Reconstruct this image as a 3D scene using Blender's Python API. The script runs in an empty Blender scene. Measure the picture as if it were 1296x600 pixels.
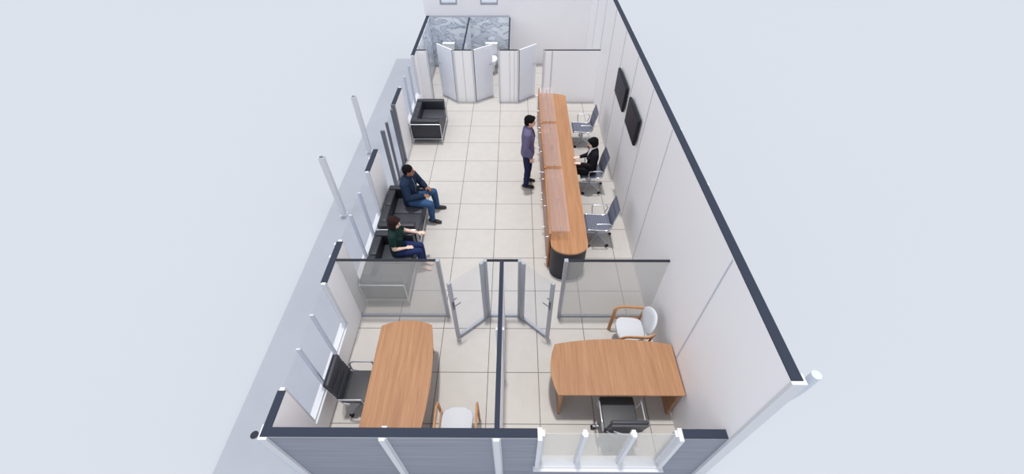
import bpy, bmesh, math, random
from mathutils import Vector, Matrix, noise
V = Vector
PI = math.pi
random.seed(4)
SC = bpy.context.scene
COL = SC.collection

# ------------------------------------------------------------ materials
def srgb(r, g, b):
    f = lambda c: (c / 255 / 12.92) if c / 255 <= .04045 else ((c / 255 + .055) / 1.055) ** 2.4
    return (f(r), f(g), f(b), 1)

def new_mat(name):
    m = bpy.data.materials.new(name); m.use_nodes = True
    nt = m.node_tree; b = nt.nodes['Principled BSDF']
    return m, nt, b

def mat(name, col, rough=.5, metal=0., spec=.5, noise_amt=0., scale=20., bump=0.):
    m, nt, b = new_mat(name)
    b.inputs['Roughness'].default_value = rough
    b.inputs['Metallic'].default_value = metal
    b.inputs['Specular IOR Level'].default_value = spec
    if noise_amt or bump:
        tc = nt.nodes.new('ShaderNodeTexCoord'); nz = nt.nodes.new('ShaderNodeTexNoise')
        nz.inputs['Scale'].default_value = scale; nz.inputs['Detail'].default_value = 5
        nt.links.new(tc.outputs['Object'], nz.inputs['Vector'])
        mx = nt.nodes.new('ShaderNodeMix'); mx.data_type = 'RGBA'
        d = 1 - noise_amt
        mx.inputs[6].default_value = (col[0] * d, col[1] * d, col[2] * d, 1)
        mx.inputs[7].default_value = (min(1, col[0] * (2 - d)), min(1, col[1] * (2 - d)), min(1, col[2] * (2 - d)), 1)
        nt.links.new(nz.outputs['Fac'], mx.inputs[0]); nt.links.new(mx.outputs[2], b.inputs['Base Color'])
        if bump:
            bp = nt.nodes.new('ShaderNodeBump'); bp.inputs['Strength'].default_value = bump
            bp.inputs['Distance'].default_value = .004
            nt.links.new(nz.outputs['Fac'], bp.inputs['Height']); nt.links.new(bp.outputs[0], b.inputs['Normal'])
    else:
        b.inputs['Base Color'].default_value = col
    return m

def math_node(nt, op, a=None, b=None):
    n = nt.nodes.new('ShaderNodeMath'); n.operation = op
    for i, v in enumerate((a, b)):
        if v is None: continue
        if isinstance(v, (int, float)): n.inputs[i].default_value = v
        else: nt.links.new(v, n.inputs[i])
    return n.outputs[0]

def tile_mat():
    m, nt, b = new_mat('floor tiles')
    geo = nt.nodes.new('ShaderNodeNewGeometry'); sep = nt.nodes.new('ShaderNodeSeparateXYZ')
    nt.links.new(geo.outputs['Position'], sep.inputs[0])
    ds = []
    for k, ofs in ((0, 80.), (1, 80.)):
        v = math_node(nt, 'ADD', sep.outputs[k], ofs)
        v = math_node(nt, 'DIVIDE', v, .8)
        v = math_node(nt, 'FRACT', v)
        v = math_node(nt, 'SUBTRACT', v, .5)
        v = math_node(nt, 'ABSOLUTE', v)
        v = math_node(nt, 'GREATER_THAN', v, .4925)
        ds.append(v)
    g = math_node(nt, 'MAXIMUM', ds[0], ds[1])
    nz = nt.nodes.new('ShaderNodeTexNoise'); nz.inputs['Scale'].default_value = 5; nz.inputs['Detail'].default_value = 8
    nt.links.new(geo.outputs['Position'], nz.inputs['Vector'])
    mx = nt.nodes.new('ShaderNodeMix'); mx.data_type = 'RGBA'
    mx.inputs[6].default_value = srgb(190, 186, 182); mx.inputs[7].default_value = srgb(202, 198, 194)
    nt.links.new(nz.outputs['Fac'], mx.inputs[0])
    m2 = nt.nodes.new('ShaderNodeMix'); m2.data_type = 'RGBA'
    nt.links.new(g, m2.inputs[0]); nt.links.new(mx.outputs[2], m2.inputs[6])
    m2.inputs[7].default_value = srgb(112, 108, 106)
    nt.links.new(m2.outputs[2], b.inputs['Base Color'])
    b.inputs['Roughness'].default_value = .45; b.inputs['Specular IOR Level'].default_value = .3
    return m

def wood_mat(name, c1, c2, scale=1., rough=.45):
    # straight grain running along the object's Y axis
    m, nt, b = new_mat(name)
    tc = nt.nodes.new('ShaderNodeTexCoord'); mp = nt.nodes.new('ShaderNodeMapping')
    mp.inputs['Scale'].default_value = (22 * scale, 1.1 * scale, 6 * scale)
    nt.links.new(tc.outputs['Object'], mp.inputs[0])
    n1 = nt.nodes.new('ShaderNodeTexNoise'); n1.inputs['Scale'].default_value = 1; n1.inputs['Detail'].default_value = 5
    n1.inputs['Distortion'].default_value = .6
    nt.links.new(mp.outputs[0], n1.inputs['Vector'])
    mp2 = nt.nodes.new('ShaderNodeMapping'); mp2.inputs['Scale'].default_value = (150 * scale, 5 * scale, 30)
    nt.links.new(tc.outputs['Object'], mp2.inputs[0])
    n2 = nt.nodes.new('ShaderNodeTexNoise'); n2.inputs['Scale'].default_value = 1; n2.inputs['Detail'].default_value = 3
    nt.links.new(mp2.outputs[0], n2.inputs['Vector'])
    s = math_node(nt, 'MULTIPLY', n1.outputs['Fac'], .7); s2 = math_node(nt, 'MULTIPLY', n2.outputs['Fac'], .3)
    s = math_node(nt, 'ADD', s, s2)
    r = nt.nodes.new('ShaderNodeValToRGB'); r.color_ramp.elements[0].position = .32; r.color_ramp.elements[1].position = .68
    r.color_ramp.elements[0].color = c1; r.color_ramp.elements[1].color = c2
    nt.links.new(s, r.inputs[0]); nt.links.new(r.outputs[0], b.inputs['Base Color'])
    b.inputs['Roughness'].default_value = rough; b.inputs['Specular IOR Level'].default_value = .3
    return m

def marble_mat():
    m, nt, b = new_mat('grey marble')
    tc = nt.nodes.new('ShaderNodeTexCoord'); mp = nt.nodes.new('ShaderNodeMapping')
    mp.inputs['Scale'].default_value = (.8, .8, 1.5); mp.inputs['Rotation'].default_value = (0, .5, 0)
    nt.links.new(tc.outputs['Object'], mp.inputs[0])
    n1 = nt.nodes.new('ShaderNodeTexNoise'); n1.inputs['Scale'].default_value = 2.6; n1.inputs['Detail'].default_value = 10
    n1.inputs['Distortion'].default_value = 1.2; n1.inputs['Roughness'].default_value = .5
    nt.links.new(mp.outputs[0], n1.inputs['Vector'])
    r = nt.nodes.new('ShaderNodeValToRGB'); e = r.color_ramp.elements
    e[0].position = .40; e[0].color = srgb(240, 244, 250); e[1].position = .62; e[1].color = srgb(214, 222, 234)
    x = e.new(.49); x.color = srgb(214, 222, 234); x = e.new(.505); x.color = srgb(120, 126, 134); x = e.new(.522); x.color = srgb(210, 218, 230)
    nt.links.new(n1.outputs['Fac'], r.inputs[0]); nt.links.new(r.outputs[0], b.inputs['Base Color'])
    b.inputs['Roughness'].default_value = .25
    return m

def ribbed_mat():
    # profiled outer sheet of the sandwich panel: fine horizontal lines
    m, nt, b = new_mat('grey profiled panel')
    geo = nt.nodes.new('ShaderNodeNewGeometry'); sep = nt.nodes.new('ShaderNodeSeparateXYZ')
    nt.links.new(geo.outputs['Position'], sep.inputs[0])
    mp = nt.nodes.new('ShaderNodeCombineXYZ'); z = math_node(nt, 'MULTIPLY', sep.outputs[2], 26.); nt.links.new(z, mp.inputs[2])
    x = math_node(nt, 'MULTIPLY', sep.outputs[0], .7); nt.links.new(x, mp.inputs[0])
    n1 = nt.nodes.new('ShaderNodeTexNoise'); n1.inputs['Scale'].default_value = 1.; n1.inputs['Detail'].default_value = 4
    nt.links.new(mp.outputs[0], n1.inputs['Vector'])
    r = nt.nodes.new('ShaderNodeValToRGB'); r.color_ramp.elements[0].position = .3; r.color_ramp.elements[1].position = .7
    r.color_ramp.elements[0].color = srgb(126, 130, 143); r.color_ramp.elements[1].color = srgb(144, 149, 162)
    nt.links.new(n1.outputs['Fac'], r.inputs[0]); nt.links.new(r.outputs[0], b.inputs['Base Color'])
    bp = nt.nodes.new('ShaderNodeBump'); bp.inputs['Strength'].default_value = .3; bp.inputs['Distance'].default_value = .01
    nt.links.new(n1.outputs['Fac'], bp.inputs['Height']); nt.links.new(bp.outputs[0], b.inputs['Normal'])
    b.inputs['Roughness'].default_value = .55
    return m

def mesh_fabric():
    m, nt, b = new_mat('grey ribbed mesh fabric')
    tc = nt.nodes.new('ShaderNodeTexCoord'); w = nt.nodes.new('ShaderNodeTexWave')
    w.wave_type = 'BANDS'; w.bands_direction = 'X'; w.inputs['Scale'].default_value = 7.5
    nt.links.new(tc.outputs['Object'], w.inputs['Vector'])
    r = nt.nodes.new('ShaderNodeValToRGB'); r.color_ramp.elements[0].position = .0; r.color_ramp.elements[1].position = .35
    r.color_ramp.elements[0].color = srgb(84, 88, 104); r.color_ramp.elements[1].color = srgb(112, 117, 134)
    nt.links.new(w.outputs['Fac'], r.inputs[0]); nt.links.new(r.outputs[0], b.inputs['Base Color'])
    b.inputs['Roughness'].default_value = .7
    return m

def glass_mat(name, tint, refl, diff=0., dcol=(.5, .5, .5, 1), rough=.02):
    m = bpy.data.materials.new(name); m.use_nodes = True; nt = m.node_tree; nt.nodes.clear()
    o = nt.nodes.new('ShaderNodeOutputMaterial'); t = nt.nodes.new('ShaderNodeBsdfTransparent'); t.inputs[0].default_value = tint
    g = nt.nodes.new('ShaderNodeBsdfGlossy'); g.inputs['Roughness'].default_value = rough
    a = nt.nodes.new('ShaderNodeMixShader'); a.inputs[0].default_value = refl
    nt.links.new(t.outputs[0], a.inputs[1]); nt.links.new(g.outputs[0], a.inputs[2])
    last = a
    if diff:
        d = nt.nodes.new('ShaderNodeBsdfDiffuse'); d.inputs[0].default_value = dcol
        c = nt.nodes.new('ShaderNodeMixShader'); c.inputs[0].default_value = diff
        nt.links.new(a.outputs[0], c.inputs[1]); nt.links.new(d.outputs[0], c.inputs[2]); last = c
    nt.links.new(last.outputs[0], o.inputs[0])
    return m

M = dict(
    ground=mat('white ground', srgb(181, 185, 192), .9, spec=.1, noise_amt=.012, scale=.08),
    slab=mat('light concrete', srgb(160, 164, 174), .85, spec=.2, noise_amt=.05, scale=2.2),
    tiles=tile_mat(),
    panel=mat('white wall panel', srgb(245, 244, 247), .5, spec=.3),
    white=mat('white painted metal', srgb(212, 214, 219), .4, spec=.3),
    pvc=mat('white window profile', srgb(212, 214, 220), .35),
    doorw=mat('white door leaf', srgb(236, 239, 248), .4),
    wcpanel=mat('white washroom panel', srgb(253, 253, 255), .5, spec=.3),
    joint=mat('grey panel joint', srgb(196, 198, 208), .5),
    cap=mat('dark blue grey cut edge', srgb(54, 60, 74), .8, spec=.1),
    thin=mat('black partition edge', srgb(44, 47, 56), .6, spec=.2),
    ribs=ribbed_mat(), marble=marble_mat(),
    alu=mat('brushed aluminium', srgb(172, 176, 186), .4, .35),
    dalu=mat('dark aluminium', srgb(112, 115, 124), .4, .4),
    chrome=mat('chrome', srgb(206, 209, 217), .3, .6),
    leather=mat('black leather', srgb(46, 48, 56), .42, noise_amt=.12, scale=60, bump=.15),
    leather2=mat('black leather cushion', srgb(58, 60, 68), .5, noise_amt=.1, scale=60, bump=.15),
    seatpad=mat('charcoal seat leather', srgb(66, 66, 70), .5),
    wood=wood_mat('warm beech wood', srgb(152, 109, 79), srgb(178, 135, 100)),
    wood2=wood_mat('counter wood', srgb(162, 116, 82), srgb(188, 140, 102)),
    woodd=wood_mat('counter front wood', srgb(152, 104, 74), srgb(176, 128, 94)),
    armwood=wood_mat('bentwood', srgb(186, 134, 92), srgb(206, 154, 110)),
    black=mat('black base panel', srgb(34, 36, 46), .55),
    rubber=mat('black plastic', srgb(26, 26, 30), .5),
    fabricw=mat('pale grey upholstery', srgb(204, 207, 213), .8, spec=.1, noise_amt=.03, scale=80),
    mesh=mesh_fabric(),
    tv=mat('tv bezel', srgb(30, 33, 42), .5, spec=.2), screen=mat('tv screen', srgb(26, 31, 50), .4, spec=.12),
    ceramic=mat('white ceramic', srgb(240, 241, 244), .2),
    greyp=mat('grey plastic', srgb(120, 122, 130), .4),
    pale=mat('pale grey blue profile', srgb(192, 199, 213), .5),
    pipe=mat('pale grey pipe', srgb(206, 214, 224), .45),
    glass_clear=glass_mat('clear glass', (.97, .98, 1, 1), .04),
    glass_blue=glass_mat('pale window glass', (.99, .99, 1, 1), .02, .03, (.7, .76, .9, 1)),
    glass_veil=glass_mat('partition glass', (1, 1, 1, 1), .02, .34, (.62, .63, .62, 1)),  # diffuse grey share paints in the pale reflection on the partitions
    glass_front=glass_mat('front window glass', (1, 1, .99, 1), .03, .36, (.78, .77, .74, 1)),  # reflection veil put into the glass as a diffuse colour
    frost=glass_mat('frosted shelf glass', (1, .98, .98, 1), .05, .10, (.74, .66, .68, 1), .2),
    skin1=mat('light skin', srgb(222, 178, 156), .55), skin2=mat('brown skin', srgb(150, 104, 82), .55),
    skin3=mat('fair skin', srgb(232, 198, 182), .55),
    hair=mat('black hair', srgb(20, 18, 20), .8, spec=.1, noise_amt=.3, scale=120, bump=.4),
    hairb=mat('dark brown hair', srgb(44, 30, 28), .8, spec=.1, noise_amt=.3, scale=120, bump=.4),
    sweater=mat('violet grey knit', srgb(104, 98, 128), .9, spec=.1, noise_amt=.1, scale=90, bump=.3),
    navy=mat('dark navy denim', srgb(36, 42, 72), .8, spec=.1, noise_amt=.12, scale=70),
    denim=mat('blue denim', srgb(58, 86, 124), .85, spec=.1, noise_amt=.22, scale=14),
    denimd=mat('dark denim jacket', srgb(34, 48, 70), .8, spec=.1, noise_amt=.15, scale=30),
    jeansn=mat('indigo denim', srgb(40, 52, 92), .85, spec=.1, noise_amt=.15, scale=30),
    green=mat('dark green cloth', srgb(30, 52, 50), .8, spec=.1, noise_amt=.12, scale=40),
    suit=mat('black suit cloth', srgb(24, 24, 30), .75, spec=.15),
    shirtw=mat('white shirt cloth', srgb(228, 230, 238), .7), tee=mat('black cotton', srgb(20, 20, 24), .8),
    shoe=mat('black shoe leather', srgb(24, 24, 28), .35), eye=mat('dark eye', srgb(30, 22, 20), .2),
    lips=mat('lips', srgb(176, 104, 96), .5), knob=mat('white plastic', srgb(240, 240, 242), .4),
)

# ------------------------------------------------------------ mesh helpers
def new(): return bmesh.new()

def box(bm, x0, x1, y0, y1, z0, z1, bev=0., seg=2, mtx=None):
    r = bmesh.ops.create_cube(bm, size=1)
    vs = r['verts']
    for v in vs:
        v.co = V(((x0 + x1) / 2 + v.co.x * (x1 - x0), (y0 + y1) / 2 + v.co.y * (y1 - y0), (z0 + z1) / 2 + v.co.z * (z1 - z0)))
    if mtx is not None: bmesh.ops.transform(bm, matrix=mtx, verts=vs)
    if bev:
        es = list({e for v in vs for e in v.link_edges})
        bmesh.ops.bevel(bm, geom=es, offset=bev, segments=seg, affect='EDGES', profile=.5)

def prism(bm, pts, z0, z1, bev=0., seg=2, mtx=None):
    # pts: outline, z0..z1 extrusion
    lo = [bm.verts.new((p[0], p[1], z0)) for p in pts]; hi = [bm.verts.new((p[0], p[1], z1)) for p in pts]
    n = len(pts)
    f1 = bm.faces.new(hi); f0 = bm.faces.new(list(reversed(lo)))
    for i in range(n): bm.faces.new((lo[i], lo[(i + 1) % n], hi[(i + 1) % n], hi[i]))
    if mtx is not None: bmesh.ops.transform(bm, matrix=mtx, verts=lo + hi)
    if bev:
        bmesh.ops.bevel(bm, geom=list(f1.edges) + list(f0.edges), offset=bev, segments=seg, affect='EDGES', profile=.5)

def fillet(pts, r, n=5):
    pts = [V(p) for p in pts]; out = [pts[0]]
    for i in range(1, len(pts) - 1):
        a, b, c = pts[i - 1], pts[i], pts[i + 1]
        d1 = (a - b); d2 = (c - b); k = min(r, d1.length * .48, d2.length * .48)
        p0 = b + d1.normalized() * k; p1 = b + d2.normalized() * k
        for j in range(n + 1):
            t = j / n; out.append(p0 * (1 - t) ** 2 + b * 2 * t * (1 - t) + p1 * t * t)
    out.append(pts[-1]); return out

def loft(bm, rings, closed=True, cap=True):
    vr = [[bm.verts.new(p) for p in r] for r in rings]
    n = len(rings[0])
    for a, b in zip(vr, vr[1:]):
        for i in range(n if closed else n - 1):
            j = (i + 1) % n; bm.faces.new((a[i], a[j], b[j], b[i]))
    if cap and closed:
        bm.faces.new(list(reversed(vr[0]))); bm.faces.new(vr[-1])
    return vr

def tube(bm, pts, r, seg=10, flat=None, up=None, closed=False):
    # r: radius or list; flat=(a,b): elliptical section
    pts = [V(p) for p in pts]; n = len(pts); rings = []
    T = []
    for i in range(n):
        if closed: t = pts[(i + 1) % n] - pts[i - 1]
        else: t = pts[min(i + 1, n - 1)] - pts[max(i - 1, 0)]
        T.append(t.normalized())
    u = V(up) if up else (V((0, 0, 1)) if abs(T[0].z) < .9 else V((1, 0, 0)))
    for i in range(n):
        u = (u - T[i] * u.dot(T[i])).normalized(); w = T[i].cross(u)
        if flat: a, b = flat
        else: a = b = (r[i] if isinstance(r, (list, tuple)) else r)
        rings.append([pts[i] + u * a * math.cos(2 * PI * k / seg) + w * b * math.sin(2 * PI * k / seg) for k in range(seg)])
    if closed:
        rings.append(rings[0]); loft(bm, rings, cap=False); bmesh.ops.remove_doubles(bm, verts=bm.verts, dist=1e-6)
    else: loft(bm, rings)

def cyl(bm, p, r, z0, z1, seg=24, r2=None):
    r2 = r if r2 is None else r2
    loft(bm, [[V((p[0] + q * math.cos(2 * PI * k / seg), p[1] + q * math.sin(2 * PI * k / seg), z)) for k in range(seg)] for q, z in ((r, z0), (r2, z1))])

def ellipsoid(bm, c, rx, ry, rz, mtx=None, u=16, v=10):
    r = bmesh.ops.create_uvsphere(bm, u_segments=u, v_segments=v, radius=1)
    for q in r['verts']:
        p = V((q.co.x * rx, q.co.y * ry, q.co.z * rz))
        if mtx is not None: p = mtx @ p
        q.co = p + V(c)

def obj(name, bm, m, parent=None, smooth=False, bev=0.):
    bmesh.ops.recalc_face_normals(bm, faces=bm.faces)
    me = bpy.data.meshes.new(name); bm.to_mesh(me); bm.free()
    for mm in (m if isinstance(m, (list, tuple)) else [m]): me.materials.append(mm)
    o = bpy.data.objects.new(name, me); COL.objects.link(o)
    if smooth:
        for p in me.polygons: p.use_smooth = True
        if smooth != 'all':
            bm2 = bmesh.new(); bm2.from_mesh(me)
            for e in bm2.edges:
                if len(e.link_faces) == 2 and e.calc_face_angle(0) > .7: e.smooth = False
            bm2.to_mesh(me); bm2.free()
    if parent: o.parent = parent
    return o

def tag(o, label=None, cat=None, group=None):
    if label: o['label'] = label
    if cat: o['category'] = cat
    if group: o['group'] = group
    return o

def thing(name, label, cat, loc=(0, 0, 0), rz=0., group=None):
    o = bpy.data.objects.new(name, None); COL.objects.link(o); o.empty_display_size = .1
    o.location = loc; o.rotation_euler = (0, 0, rz)
    return tag(o, label, cat, group)

def struct(name, bm, m, parent=None, smooth=False):
    o = obj(name, bm, m, parent, smooth)
    if parent is None: o['kind'] = 'structure'
    return o

def struct_root(name):
    o = bpy.data.objects.new(name, None); COL.objects.link(o); o['kind'] = 'structure'; return o

def bx(x0, x1, y0, y1, z0, z1, bev=0., seg=2, mtx=None):
    bm = new(); box(bm, x0, x1, y0, y1, z0, z1, bev, seg, mtx); return bm

def dup(root, loc, rz, label=None):
    r = root.copy(); COL.objects.link(r); r.location = loc; r.rotation_euler = (0, 0, rz)
    if label: r['label'] = label
    for ch in list(root.children):
        c = ch.copy(); COL.objects.link(c); c.parent = r
        for g in list(ch.children):
            d = g.copy(); COL.objects.link(d); d.parent = c
    return r

# ------------------------------------------------------------ setting
H = 1.526           # height at which the front and left walls are cut
HR = 2.96           # right and back walls
XL, XLo = -2.275, -2.37
XR, XRo = 2.75, 2.85
YF, YFo = -.59, -.69
YB, YBo = 11.90, 12.0
struct('ground', bx(-70, 70, -50, 90, -.12, -.03), M['ground'])
struct('walkway', bx(-3.68, XLo - .001, -6, 12.29, -.029, -.002), M['slab'])
struct('floor', bx(XLo, XRo, YFo, YBo, -.028, 0), M['tiles'])

def capped(name, rects, m, capm=None, cname='wall_cap', ct=.012):
    """wall from boxes (x0,x1,y0,y1,z0,z1,has_cap)"""
    bm = new(); cb = new(); any_cap = False
    for r in rects:
        x0, x1, y0, y1, z0, z1 = r[:6]; c = r[6] if len(r) > 6 else True
        box(bm, x0, x1, y0, y1, z0, z1 - (ct if c else 0))
        if c: box(cb, x0, x1, y0, y1, z1 - ct, z1); any_cap = True
    w = struct(name, bm, m)
    if any_cap: obj(cname, cb, capm or M['cap'], w)
    else: cb.free()
    return w
SILL = .44
segs = [(YF, -.175), (1.417, 2.222), (4.003, 4.706), (6.449, 7.217), (9.011, 11.9)]
rects = [(XLo, XL, a, b, 0, H) for a, b in segs]
rects += [(XLo, XL, a, b, 0, SILL, False) for a, b in ((-.175, 1.417), (2.222, 4.003), (7.217, 9.011))]
wl = capped('wall_left', rects, M['panel'])
FS = .50
fw = capped('wall_front', [(XLo, .675, YFo + .002, YF, 0, H), (2.265, XR, YFo + .002, YF, 0, H), (.675, 2.265, YFo + .002, YF, 0, FS, False)], M['panel'])
obj('outer_sheet', (lambda b: (box(b, XLo, .675, YFo - .006, YFo + .001, 0, H - .012), box(b, 2.265, XR, YFo - .006, YFo + .001, 0, H - .012), box(b, .675, 2.265, YFo - .006, YFo + .001, 0, FS - .03), b)[-1])(new()), M['ribs'], fw)
wr = capped('wall_right', [(XR, XRo, YFo, YBo, 0, HR)], M['panel'])
bm = new()
for y in (.665, 3.18, 4.42, 5.68, 6.93, 8.18, 9.43, 10.68):
    box(bm, XR - .007, XR, y - .011, y + .011, 0, HR - .02)
obj('panel_joint', bm, M['joint'], wr)
# back wall with two window holes
wins = [(-1.895, -1.371), (-.651, -.115)]
z0, z1 = 1.845, 2.40
bm = new()
xs = [XLo - .04, wins[0][0], wins[0][1], wins[1][0], wins[1][1], XR]
for i in range(5):
    if i in (1, 3):
        box(bm, xs[i], xs[i + 1], YB, YBo, 0, z0); box(bm, xs[i], xs[i + 1], YB, YBo, z1, HR)
    else: box(bm, xs[i], xs[i + 1], YB, YBo, 0, HR)
wb = struct('wall_back', bm, M['panel'])
def frame_rect(bm, a, b, lo, hi, w, d0, d1, axis, top=True):
    """rectangular frame in plane axis ('x': spans y=a..b; 'y': spans x=a..b)"""
    def bb(u0, u1, z0_, z1_):
        if axis == 'y': box(bm, u0, u1, d0, d1, z0_, z1_)
        else: box(bm, d0, d1, u0, u1, z0_, z1_)
    bb(a, a + w, lo, hi); bb(b - w, b, lo, hi); bb(a + w, b - w, lo, lo + w)
    if top: bb(a + w, b - w, hi - w, hi)
for i, (a, b) in enumerate(wins):
    w = struct_root('window_%d' % (i + 1))
    bm = new(); frame_rect(bm, a, b, z0, z1, .035, YB - .01, YBo + .01, 'y'); obj('window_frame', bm, M['alu'], w)
    obj('pane', bx(a + .03, b - .03, YB + .04, YB + .046, z0 + .03, z1 - .03), M['glass_clear'], w)
# trims: white omega posts outside the front wall, corner posts, right wall outside posts
for i, x in enumerate((-1.026, .222)):
    bm = new(); box(bm, x - .033, x + .033, YFo - .04, YFo - .006, 0, H); box(bm, x - .05, x + .05, YFo - .012, YFo - .006, 0, H - .01)
    if i == 0: box(bm, x - .028, x + .028, YF, YF + .02, 0, H - .004)
    struct('trim_%d' % (i + 1), bm, M['white'])
bm = new(); box(bm, XLo - .015, XLo + .085, YFo - .035, YFo - .006, 0, H); box(bm, XLo - .015, XLo - .0005, YFo - .006, YFo + .13, 0, H)
struct('trim_3', bm, M['white'])
bm = new(); box(bm, XR - .01, XRo + .02, YFo - .04, YFo - .0065, 0, HR); box(bm, XRo + .001, XRo + .02, YFo - .0065, YFo + .06, 0, HR)
struct('trim_4', bm, M['white'])
n = 5
for y in (1.92, 3.18, 4.42, 5.68, 6.93, 8.18, 9.43, 10.68):
    struct('trim_%d' % n, bx(XRo + .001, XRo + .03, y - .03, y + .03, 0, HR - .02), M['white']); n += 1
for y in (1.92, 2.18, 4.42):
    struct('trim_%d' % n, bx(XLo - .03, XLo - .001, y - .025, y + .025, 0, H - .01), M['white']); n += 1
struct('trim_%d' % n, bx(XLo - .045, XLo - .001, YBo - .06, YBo + .005, 0, HR), M['greyp'] if False else M['alu']); n += 1

# left side windows
def side_window(idx, a, b, mull, sill=SILL):
    w = struct_root('window_%d' % idx)
    bm = new(); xm = (XL + XLo) / 2
    for y in (a + .02, b - .02): box(bm, xm - .03, xm + .03, y - .02, y + .02, sill, H)
    box(bm, xm - .03, xm + .03, a + .04, b - .04, sill, sill + .05)
    obj('window_frame', bm, M['pvc'], w)
    for y in mull: obj('mullion', bx(xm - .025, xm + .03, y - .013, y + .013, sill + .05, H - .004), M['pale'], w)
    ys = [a + .04] + list(mull) + [b - .04]
    for p, q in zip(ys, ys[1:]): obj('pane', bx(xm - .003, xm + .003, p + .01, q - .01, sill + .05, H - .006), M['glass_blue'], w)
    obj('window_sill', bx(XLo - .03, XL + .012, a + .002, b - .002, sill + .0005, sill + .018, .004), M['pvc'], w)
side_window(3, -.175, 1.417, (.366, .872))
side_window(4, 2.222, 4.003, (2.826, 3.394))
side_window(5, 7.217, 9.011, (7.80, 8.40))
# front office window
w = struct_root('window_6'); a, b = .675, 2.265
bm = new()
for x0_, x1_ in ((a, a + .05), (b - .05, b)):
    box(bm, x0_, x1_, YFo - .03, YF + .01, FS + .02, H)
for x0_, x1_ in ((a + .05, a + .08), (b - .08, b - .05)): box(bm, x0_, x1_, YFo + .02, YF - .01, FS + .04, H - .01)
box(bm, a + .05, b - .05, YFo - .03, YFo + .075, FS + .02, FS + .05)
obj('window_frame', bm, M['pvc'], w)
for x in (1.20, 1.735):
    bm = new(); box(bm, x - .022, x + .022, YFo + .01, YF - .01, FS + .05, H); box(bm, x - .034, x + .034, YFo + .03, YF - .03, FS + .05, H - .012)
    obj('mullion', bm, M['pvc'], w)
for p, q in ((a + .08, 1.17), (1.235, 1.70), (1.77, b - .08)):
    obj('pane', bx(p, q, (YF + YFo) / 2 - .003, (YF + YFo) / 2 + .003, FS + .04, H - .008), M['glass_front'], w)
obj('window_sill', bx(a - .02, b + .02, YFo - .07, YF + .02, FS + .0005, FS + .019, .004), M['pvc'], w)

# middle partition wall
wm = capped('wall_middle', [(.196, .256, YF + .001, 1.83, 0, H)], M['panel'])
struct('trim_%d' % n, bx(.17, .282, .66, .70, 0, H - .02), M['white']); n += 1
# glass partitions of the two offices
GY = 1.85
def glass_part(idx, a, b, posts, m):
    w = struct_root('window_%d' % idx)
    obj('top_rail', bx(a, b, GY - .018, GY + .018, H - .02, H), M['thin'], w)
    obj('bottom_rail', bx(a, b, GY - .02, GY + .02, 0, .05), M['alu'], w)
    for (x0_, x1_) in posts: obj('post', bx(x0_, x1_, GY - .035, GY + .03, 0, H + .002), M['alu'], w)
    x0_ = a + (.0 if not posts or posts[0][0] > a + .01 else .05)
    obj('pane', bx(a + .005, b - .005, GY - .004, GY + .004, .05, H - .02), m, w)
glass_part(7, XL + .002, -.77, [(-.77, -.715)], M['glass_veil'])
glass_part(8, -.0, .47, [(-.055, 0.), (.47, .525)], M['glass_clear'])
glass_part(9, 1.225, XR - .002, [(1.17, 1.225)], M['glass_veil'])
def leaf(idx, hx, hy, tx, ty, handle_side):
    d = V((tx - hx, ty - hy, 0)); L = d.length; ang = math.atan2(d.y, d.x)
    w = struct_root('door_%d' % idx); w.location = (hx, hy, 0); w.rotation_euler = (0, 0, ang)
    f = new()
    box(f, 0, .055, -.022, .022, .02, H); box(f, L - .055, L, -.022, .022, .02, H); box(f, .055, L - .055, -.022, .022, .02, .085)
    obj('door_frame', f, M['alu'], w)
    obj('pane', bx(.055, L - .055, -.004, .004, .085, H - .006), M['glass_clear'], w)
    for s in (-1, 1):
        h = new(); tube(h, fillet([(L - .028, s * .02, 1.0), (L - .028, s * .055, 1.0), (L - .14, s * .055, 1.0)], .015), .009, 8)
        box(h, L - .045, L - .012, s * .023 - .004, s * .023 + .004, .88, 1.08)
        obj('door_handle', h, M['dalu'], w, True)
    h = new(); box(h, L - .05, L + .012, -.03, .03, .0, .02); obj('pivot', h, M['knob'], w)
leaf(1, -.06, GY - .04, -.546, 1.395, 1)
leaf(2, .53, GY - .04, .991, 1.395, 1)

# main entrance in the left wall
w = struct_root('door_3'); xm = (XL + XLo) / 2
f = new()
for y in (6.42, 5.36): box(f, xm - .05, xm + .03, y - .024, y + .024, 0, H)
box(f, xm - .04, xm + .03, 5.384, 6.396, 0, .012); obj('door_frame', f, M['dalu'], w)
f = new(); box(f, xm - .02, xm + .03, 5.65, 5.70, .02, H); box(f, xm - .02, xm + .03, 6.18, 6.235, .02, H); box(f, xm - .02, xm + .03, 5.70, 6.18, .02, .08)
obj('door_leaf', f, M['dalu'], w)
for a, b in ((5.70, 6.18),): obj('pane', bx(xm, xm + .006, a, b, .08, H - .008), M['glass_clear'], w)

# washroom partitions
YW = 9.36
bm = new(); cb = new()
for a, b in ((XL + .001, -1.97), (-1.30, -.728), (-.05, .53), (1.195, XR - .001)):
    box(bm, a, b, YW - .025, YW + .025, 0, H - .012); box(cb, a, b, YW - .025, YW + .025, H - .012, H)
wf = struct('wall_washroom_front', bm, M['wcpanel']); obj('wall_cap', cb, M['thin'], wf)
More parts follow.
